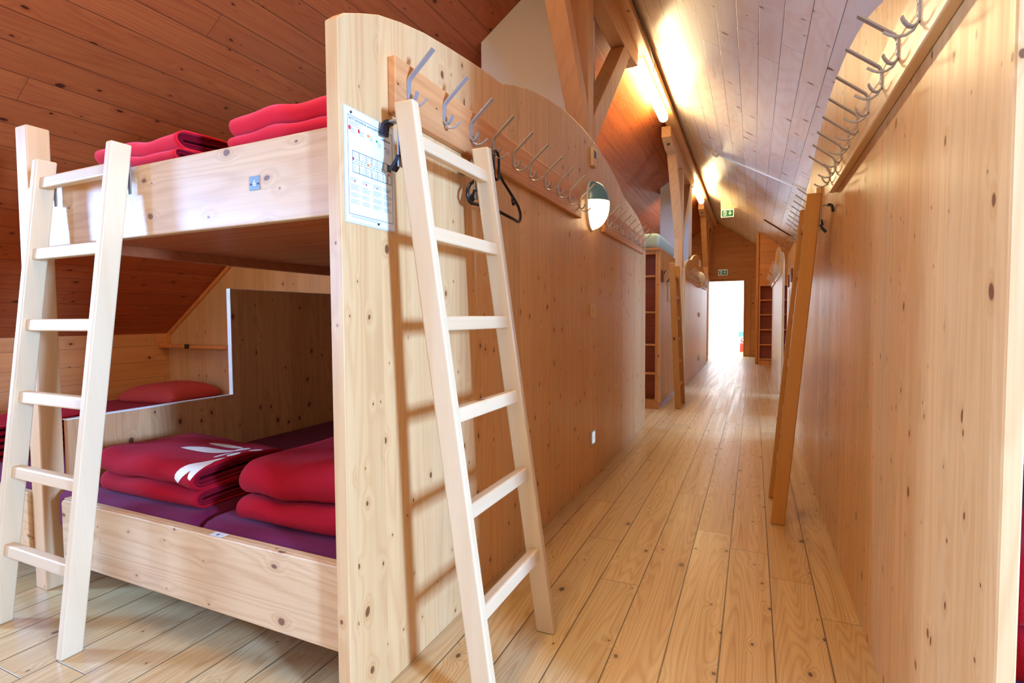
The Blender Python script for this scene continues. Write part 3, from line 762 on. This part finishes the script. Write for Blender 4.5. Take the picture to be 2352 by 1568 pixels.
def pillow(label, cx, cy, z0, a, b, h, rz, mat):
    n = 22; vs = []; fs = []
    for s in (1, -1):
        for i in range(n+1):
            for j in range(n+1):
                u = -1+2*i/n; v = -1+2*j/n
                e = max(0, (1-u**4)*(1-v**4))**.5
                k = 1-.07*(1-abs(u)**2)*(v*v)-.0
                kk = 1-.10*(1-v*v)*(u*u)
                hh = h*e*(1+.10*math.sin(3*u+1)*math.cos(2.4*v))
                z = z0+.035+(hh*.62 if s > 0 else -min(hh*.38, .0345))
                vs.append((a*u*(1-.09*(1-v*v)*abs(u)**3), b*v*(1-.09*(1-u*u)*abs(v)**3), z))
    N1 = (n+1)**2
    for s in range(2):
        for i in range(n):
            for j in range(n):
                q = s*N1+i*(n+1)+j; f = (q, q+1, q+n+2, q+n+1); fs.append(f if s == 0 else f[::-1])
    o = MB().add(vs, fs).build('pillow', mat, None, smooth=True)
    o.location = (cx, cy, 0); o.rotation_euler = (0, 0, rz)
    return tag(o, label, 'pillow')
pillow('red checked pillow lying at the head of the low bed under the shelf', -4.52, 2.885, .426, .29, .26, .18, R(10), M['check'])

# black coat hanger on the fourth hook --------------------------------------------
hx = -.932
hg = thing('coat_hanger', 'black plastic coat hanger hanging from the pine hook rail, behind the ladder', 'hanger', (hx, 1.91, 1.72))
def hp(pts, dx=0): return [(hx+.10*(y-1.91)*0+dx, y, z) for y, z in pts]
yc, zc = 1.905, 1.742
loop = [(yc-.022, zc-.055), (yc-.026, zc-.03), (yc-.026, zc-.005), (yc-.018, zc+.012), (yc, zc+.018), (yc+.018, zc+.01), (yc+.024, zc-.006), (yc+.024, zc-.07), (yc+.016, zc-.088), (yc, zc-.094), (yc-.016, zc-.088), (yc-.022, zc-.075)]
MB().tube(hp(loop), .0055, 8, closed=True).build('hook', M['hangerblk'], hg, smooth=True)
def arm(s):
    p = [(yc+s*.022, zc-.062), (yc+s*.06, zc-.085), (yc+s*.12, zc-.112), (yc+s*.18, zc-.140), (yc+s*.215, zc-.160), (yc+s*.235, zc-.182), (yc+s*.238, zc-.205), (yc+s*.225, zc-.222), (yc+s*.205, zc-.226), (yc+s*.17, zc-.222), (yc, zc-.214)]
    return p
for s in (1, -1):
    MB().tube(hp(arm(s)), .0062, 8).build('arm', M['hangerblk'], hg, smooth=True)
    MB().tube(hp([(yc+s*.15, zc-.126), (yc+s*.152, zc-.15), (yc+s*.158, zc-.162), (yc+s*.168, zc-.160), (yc+s*.17, zc-.15)]), .0045, 8).build('strap_hook', M['hangerblk'], hg, smooth=True)

# ------------------------------------------------------------------ roof timber
PXa, PXb = -1.155, -1.031
def roof_post(y0, label, near=True, full=True):
    root = thing('roof_post', label, 'timber post', (-1.093, y0+.065, 0))
    MB().box(PXa, PXb, y0, y0+.13, 0, 3.428).build('post', M['timber'], root, bevel=.006)
    ya, yb = y0+.065-1.42, y0+.065+1.62
    MB().prism([(ya, 3.515), (ya+.34, 3.43), (yb-.5, 3.43), (yb, 3.50), (yb, 3.655), (ya, 3.655)], 'x', PXa, PXb).build('saddle_beam', M['timber_y'], root, bevel=.006)
    # braces in the plane of the ridge
    MB().prism([(y0-.001, 2.34), (y0-.001, 2.53), (y0-.70, 3.43), (y0-.85, 3.43)], 'x', PXa, PXb).build('brace', M['timber'], root, bevel=.005)
    MB().prism([(y0+.131, 2.29), (y0+.131, 2.51), (y0+1.10, 3.43), (y0+1.32, 3.43)], 'x', PXa, PXb).build('brace', M['timber'], root, bevel=.005)
    for (y, z) in ((ya+.17, 3.468), (yb-.25, 3.46)):
        MB().tube([(-1.085, y, z+.01), (-1.085, y, z-.006)], .022, 14).tube([(-1.085, y, z-.006), (-1.085, y, z-.022)], .011, 6).build('bolt', M['dkmetal'], root)
    return root
roof_post(3.53, 'near roof post with two slanting braces rising behind the left wavy partition')
roof_post(8.77, 'middle roof post with brace beside the bed with the mint mattress')
roof_post(14.0, 'far roof post at the left of the bright doorway')
tag(MB().box(-1.09, -.95, -2.55, 15.98, 3.657, 3.735).build('ridge_beam', M['timber_y'], bevel=.004), 'long timber ridge beam under the roof peak carrying the tubes', 'beam')
tag(MB().tube([(-.935, .3+.5*i, 3.70+.012*math.sin(i*1.7)) for i in range(11)]+[(-.937, 5.55, 3.66), (-.96, 5.62, 3.60)], .006, 6).build('lamp_cable', M['cable']), 'thin dark cable along the right side of the ridge beam', 'cable')
def chimney(x0, x1, y0, label):
    mb = MB().prism([(x0, 0), (x1, 0), (x1, zt(x1)-.002), (x0, zt(x0)-.002)], 'y', y0, y0+.55)
    o = mb.build('chimney', M['plaster']); return tag(o, label, 'chimney')
chimney(-1.89, -1.165, 3.62, 'white plastered chimney rising above the near left partition')
chimney(-1.55, -1.06, 9.87, 'white plastered chimney behind the middle roof post, above the mint mattress')

def tube_light(y0, label):
    root = thing('tube_light', label, 'lamp', (-1.04, y0+.76, 3.56))
    MB().box(-1.075, -1.005, y0+.02, y0+1.5, 3.60, 3.656).build('fitting', M['white'], root, bevel=.004)
    n = 18; vs = []
    pr = [(.055*math.cos(R(180+180*i/n)), -.055*math.sin(R(180*i/n))*1.0) for i in range(n+1)]
    MB().prism([(-1.045+a, 3.575+b) for a, b in pr]+[(-.995, 3.598), (-1.095, 3.598)], 'y', y0, y0+1.52).build('diffuser', M['tube'], root)
tube_light(.11, 'fluorescent tube lamp on the ridge beam ahead of the near roof post')
tube_light(5.35, 'near glowing fluorescent tube lamp on the ridge beam')
tube_light(10.59, 'far glowing fluorescent tube lamp on the ridge beam')

# ------------------------------------------------------------------ shelf beds in the middle passage
def shelf_bed(side, label):
    f = -1.015 if side < 0 else .40
    root = thing('shelf_bed', label, 'bed', (f+side*.45, 7.1, 0))
    def X(a, b): return sorted((f+side*a, f+side*b))
    H = 1.925
    a, b = X(0, .022); MB().box(a, b, 6.47, 7.79, .06, H-.03).build('side_panel', M['panel'], root, bevel=.002)
    a, b = X(0, .75); MB().box(a, b, 6.44, 7.80, H-.03, H).build('top_board', M['shelfwood'], root, bevel=.004)
    a, b = X(.0, .75); MB().box(a, b, 6.455, 6.47, 0, .085).build('plinth', M['shelfwood'], root, bevel=.003)
    a, b = X(.022, .05); MB().box(a, b, 6.455, 6.475, .085, H-.03).build('front_stile', M['shelfwood'], root, bevel=.002)
    a, b = X(.05, .75); MB().box(a, b, 6.455, 6.475, H-.075, H-.03).build('front_rail', M['shelfwood'], root, bevel=.002)
    a, b = X(.022, .75); MB().box(a, b, 6.75, 6.77, .085, H-.03).build('back_panel', M['shelfin'], root)
    a, b = X(.73, .75); MB().box(a, b, 6.475, 7.79, .06, H-.03).build('side_panel', M['shelfwood'], root)
    a, b = X(.022, .73)
    for z in (.096, .423, .769, 1.16, 1.591): MB().box(a, b, 6.46, 6.75, z-.011, z+.011).build('shelf', M['shelfwood'], root, bevel=.002)
    return root
shelf_bed(-1, 'shelf bed with open compartments and a mint mattress, behind the left partition')
shelf_bed(1, 'shelf bed side panel with brown plaques behind the amber leaning ladder')
mattress('mint green mattress on top of the left shelf bed', -1.74, -1.02, 6.45, 7.79, 1.926, 2.10, M['mint'])
def on_panel(name, label, cat, x, dx, y, z, w, h, mat):
    a, b = sorted((x, x+dx)); return tag(MB().box(a, b, y-w/2, y+w/2, z-h/2, z+h/2).build(name, mat, bevel=.002), label, cat)
on_panel('plaque', 'brown plaque on the left shelf bed beside the far ladder', 'plaque', -1.015, .014, 6.62, 1.595, .10, .14, M['plaque'])
on_panel('notice', 'white paper notice on the left shelf bed behind the far ladder', 'notice', -1.015, .004, 7.22, 1.43, .2, .26, M['paper'])
on_panel('plaque', 'near brown plaque on the right side panel behind the amber ladder', 'plaque', .40, -.014, 6.85, 1.57, .16, .15, M['plaque'])
on_panel('plaque', 'far brown plaque on the right side panel, next to the dark gap', 'plaque', .40, -.014, 7.5, 1.54, .16, .15, M['plaque'])
on_panel('notice', 'white paper notice below the brown plaques on the right', 'notice', .40, -.004, 7.3, 1.28, .2, .3, M['paper'])

# open shelf at the far right -----------------------------------------------------
os_ = thing('open_shelf', 'tall open red-brown shelf with five compartments right of the doorway', 'shelf', (.5, 13.45, 0))
MB().box(.112, .14, 13.28, 13.6, 0, 1.79).build('side_panel', M['casing'], os_, bevel=.002)
MB().box(.87, .9, 13.28, 13.6, 0, 1.79).build('side_panel', M['casing'], os_, bevel=.002)
MB().box(.14, .87, 13.59, 13.605, 0, 1.79).build('back_panel', M['shelfin'], os_)
MB().box(.112, .9, 13.27, 13.6, 1.79, 1.815).build('top_board', M['casing'], os_, bevel=.002)
for z in (.13, .46, .80, 1.14, 1.47): MB().box(.14, .87, 13.28, 13.59, z-.012, z+.012).build('shelf', M['casing'], os_, bevel=.002)
MB().box(.14, .87, 13.285, 13.3, 0, .105).build('plinth', M['casing'], os_)

# exit signs ----------------------------------------------------------------------
def exit_sign(x0, x1, y, z0, z1, label, hung):
    root = thing('exit_sign', label, 'sign', ((x0+x1)/2, y, (z0+z1)/2))
    w, h = x1-x0, z1-z0
    MB().box(x0, x1, y-.012, y+.012, z0, z1).build('frame', M['signw'], root, bevel=.002)
    MB().box(x0+.07*w, x1-.07*w, y-.0145, y-.0121, z0+.10*h, z1-.16*h).build('green_panel', M['exit'], root)
    yf0, yf1 = y-.0165, y-.0146
    def q(u, v): return (x0+u*w, z0+v*h)
    mb = MB()
    mb.prism([q(.20, .2), q(.42, .2), q(.42, .75), q(.20, .75)], 'y', yf0, yf1)
    mb.prism([q(.70, .26), q(.83, .52), q(.76, .52), q(.735, .44), q(.735, .78), q(.665, .78), q(.665, .44), q(.64, .52), q(.57, .52)], 'y', yf0, yf1)
    mb.build('door_and_arrow', M['signw'], root)
    mb = MB()
    def limb(a, b, t):
        a = Vector(q(*a)); b = Vector(q(*b)); d = (b-a).normalized(); n_ = Vector((-d[1], d[0]))*t*h
        mb.prism([tuple(a+n_), tuple(b+n_), tuple(b-n_), tuple(a-n_)], 'y', yf0-.0015, yf0-.0001)
    limb((.33, .58), (.29, .42), .05); limb((.29, .43), (.36, .33), .035); limb((.36, .33), (.34, .23), .03)
    limb((.29, .42), (.25, .32), .035); limb((.25, .32), (.20, .29), .03); limb((.33, .58), (.39, .50), .025); limb((.32, .58), (.25, .55), .025); limb((.25, .55), (.23, .46), .025)
    cx_, cz_ = q(.35, .67); mb.prism([(cx_+.05*h*math.cos(R(t)), cz_+.05*h*math.sin(R(t))) for t in range(0, 360, 30)], 'y', yf0-.0015, yf0-.0001)
    mb.build('running_figure', M['exit'], root)
    if hung:
        MB().prism([(x0-.004, z1+.003), (x1+.07, z1+.003), (x0-.004, zt(x0)-.004)], 'y', y-.02, y+.02).build('wedge_bracket', M['wedge'], root)
    return root
exit_sign(-.637, -.387, 11.9, 3.155, 3.325, 'green exit sign hanging from a wedge below the right roof slope', True)
exit_sign(-.91, -.672, Y1-.013, 2.262, 2.425, 'green exit sign on the boards above the bright doorway', False)

# conduit on the right slope -------------------------------------------------------
def rs(x, off=.0): return RZ-SL*abs(x-RX)-off
cd = thing('cable_conduit', 'white cable pipe with round box running down the right roof slope', 'pipe', (0, 8.0, 3.05))
MB().tube([(-.50, 8.28, rs(-.50, .012)), (1.0, 7.48, rs(1.0, .012))], .011, 10).build('pipe', M['white'], cd, smooth=True)
nv = Vector((SL, 0, 1)).normalized()
c0_ = Vector((-.517, 8.29, rs(-.517)))
MB().tube([c0_-nv*.001, c0_-nv*.03, c0_-nv*.045], lambda t: .05 if t < .6 else .034, 18).build('round_box', M['white'], cd, smooth=False)
tag(MB().tube([(.167, 11.42, rs(.167, .012)), (1.0, 11.66, rs(1.0, .012))], .013, 6).build('roof_batten', M['plaque']), 'short dark batten crossing the right roof slope far back', 'batten')

# lobby things -------------------------------------------------------------------
fe = thing('fire_extinguisher', 'red fire extinguisher standing in the bright lobby behind the doorway', 'fire extinguisher', (-.30, 18.1, 0))
MB().lathe([(0, 0), (.07, 0), (.075, .01), (.075, .24), (.06, .275), (.03, .29), (.02, .31), (0, .31)], 24, center=(-.30, 18.1, 0)).build('cylinder', M['extred'], fe, smooth=True)
MB().tube([(-.30, 18.1, .31), (-.30, 18.1, .34), (-.36, 18.1, .36)], .012, 8).build('handle', M['black'], fe)
sg = thing('fire_sign', 'red and white fire equipment sign on the lobby wall above the extinguisher', 'sign', (-.30, 18.39, .34))
MB().box(-.40, -.18, 18.388, 18.399, .27, .45).build('sign_plate', M['paper'], sg)
mb = MB()
for a0 in range(0, 300, 20):
    p = [(-.29+r_*math.cos(R(a)), .36+r_*math.sin(R(a))) for r_, a in ((.065, a0), (.065, a0+20), (.045, a0+20), (.045, a0))]
    mb.prism(p, 'y', 18.385, 18.3879)
mb.build('red_symbol', M['inkred'], sg)
tag(MB().box(-.42, -.18, 18.388, 18.399, .47, .62).build('rescue_sign', M['teal']), 'teal rescue sign on the lobby wall over the red one', 'sign')

# right bunk seen past the partition end ----------------------------------------------
rb = thing('bunk_bed', 'pine bunk bed behind the right partition end, only its edge showing', 'bunk bed', (1.2, 2.15, 0))
MB().box(XR+.029, 2.0, FB, FB+.03, .158, .406).build('lower_front_board', M['board'], rb, bevel=.004)
MB().box(XR+.029, 2.0, FB, FB+.03, 1.384, 1.622).build('upper_front_board', M['board'], rb, bevel=.004)
MB().box(XR+.029, 1.99, FB+.031, 3.18, .20, .235).build('lower_base', M['under'], rb)
MB().box(XR+.029, 1.99, FB+.031, 3.18, 1.432, 1.455).build('upper_base', M['under'], rb)
MB().box(2.0, 2.08, 1.133, 1.212, 0, 1.876).build('post', M['post'], rb, bevel=.005)
MB().box(1.99, 2.02, 1.22, 3.18, .2, 1.268).build('divider_panel', M['divider'], rb)
mattress('purple mattress in the right bunk behind the partition end', .40, 1.18, 1.157, 3.16, .236, .424, M['purple'])

# ------------------------------------------------------------------ light
def area(name, loc, rot, sx, sy, power, col):
    l = bpy.data.lights.new(name, 'AREA'); l.shape = 'RECTANGLE'; l.size = sx; l.size_y = sy; l.energy = power; l.color = col
    o = bpy.data.objects.new(name, l); COL.objects.link(o); o.location = loc; o.rotation_euler = rot; return o
DAY = (.24, .475, 1.0)
TILT = 22
def day_window(side, w, power):
    y0, y1, z0, z1 = w; x = (KL if side < 0 else KR)+side*.12
    area('daylight', (x, (y0+y1)/2, (z0+z1)/2), (R(90-TILT), 0, R(-90 if side < 0 else 90)), y1-y0, z1-z0, power, DAY)
day_window(-1, wins_l[0][0], 540)
day_window(-1, wins_l[0][1], 560)
day_window(1, wins_r[0][0], 1400)
day_window(-1, wins_l[1][0], 520)
day_window(1, wins_r[1][0], 520)
area('lobby daylight', (-.7, 17.2, 2.55), (0, 0, 0), 2.6, 1.6, 400, (.62, .8, 1.0))

wd = bpy.data.worlds.new('World'); S.world = wd; wd.use_nodes = True
wd.node_tree.nodes['Background'].inputs[0].default_value = (.75, .86, 1, 1); wd.node_tree.nodes['Background'].inputs[1].default_value = .6

# ------------------------------------------------------------------ camera
yaw, pit, rol = R(24.51516), R(-2.5141), R(-.37722)
f = Vector((-math.sin(yaw)*math.cos(pit), math.cos(yaw)*math.cos(pit), math.sin(pit)))
r = Vector((math.cos(yaw), math.sin(yaw), 0)); u = r.cross(f)
r2, u2 = r*math.cos(rol)+u*math.sin(rol), -r*math.sin(rol)+u*math.cos(rol)
cam = bpy.data.cameras.new('Camera'); cam.sensor_width = 36; cam.lens = 36*1214.836/2352; cam.clip_start = .02
co = bpy.data.objects.new('Camera', cam); COL.objects.link(co)
co.matrix_world = Matrix(((r2.x, u2.x, -f.x, 0), (r2.y, u2.y, -f.y, 0), (r2.z, u2.z, -f.z, 1.10), (0, 0, 0, 1)))
S.camera = co
S.view_settings.view_transform = 'Standard'; S.view_settings.look = 'None'; S.view_settings.gamma = 1; S.view_settings.use_curve_mapping = False
S.view_settings.exposure = -0.56
for o in list(S.objects):
    if 'org' in o: del o['org']
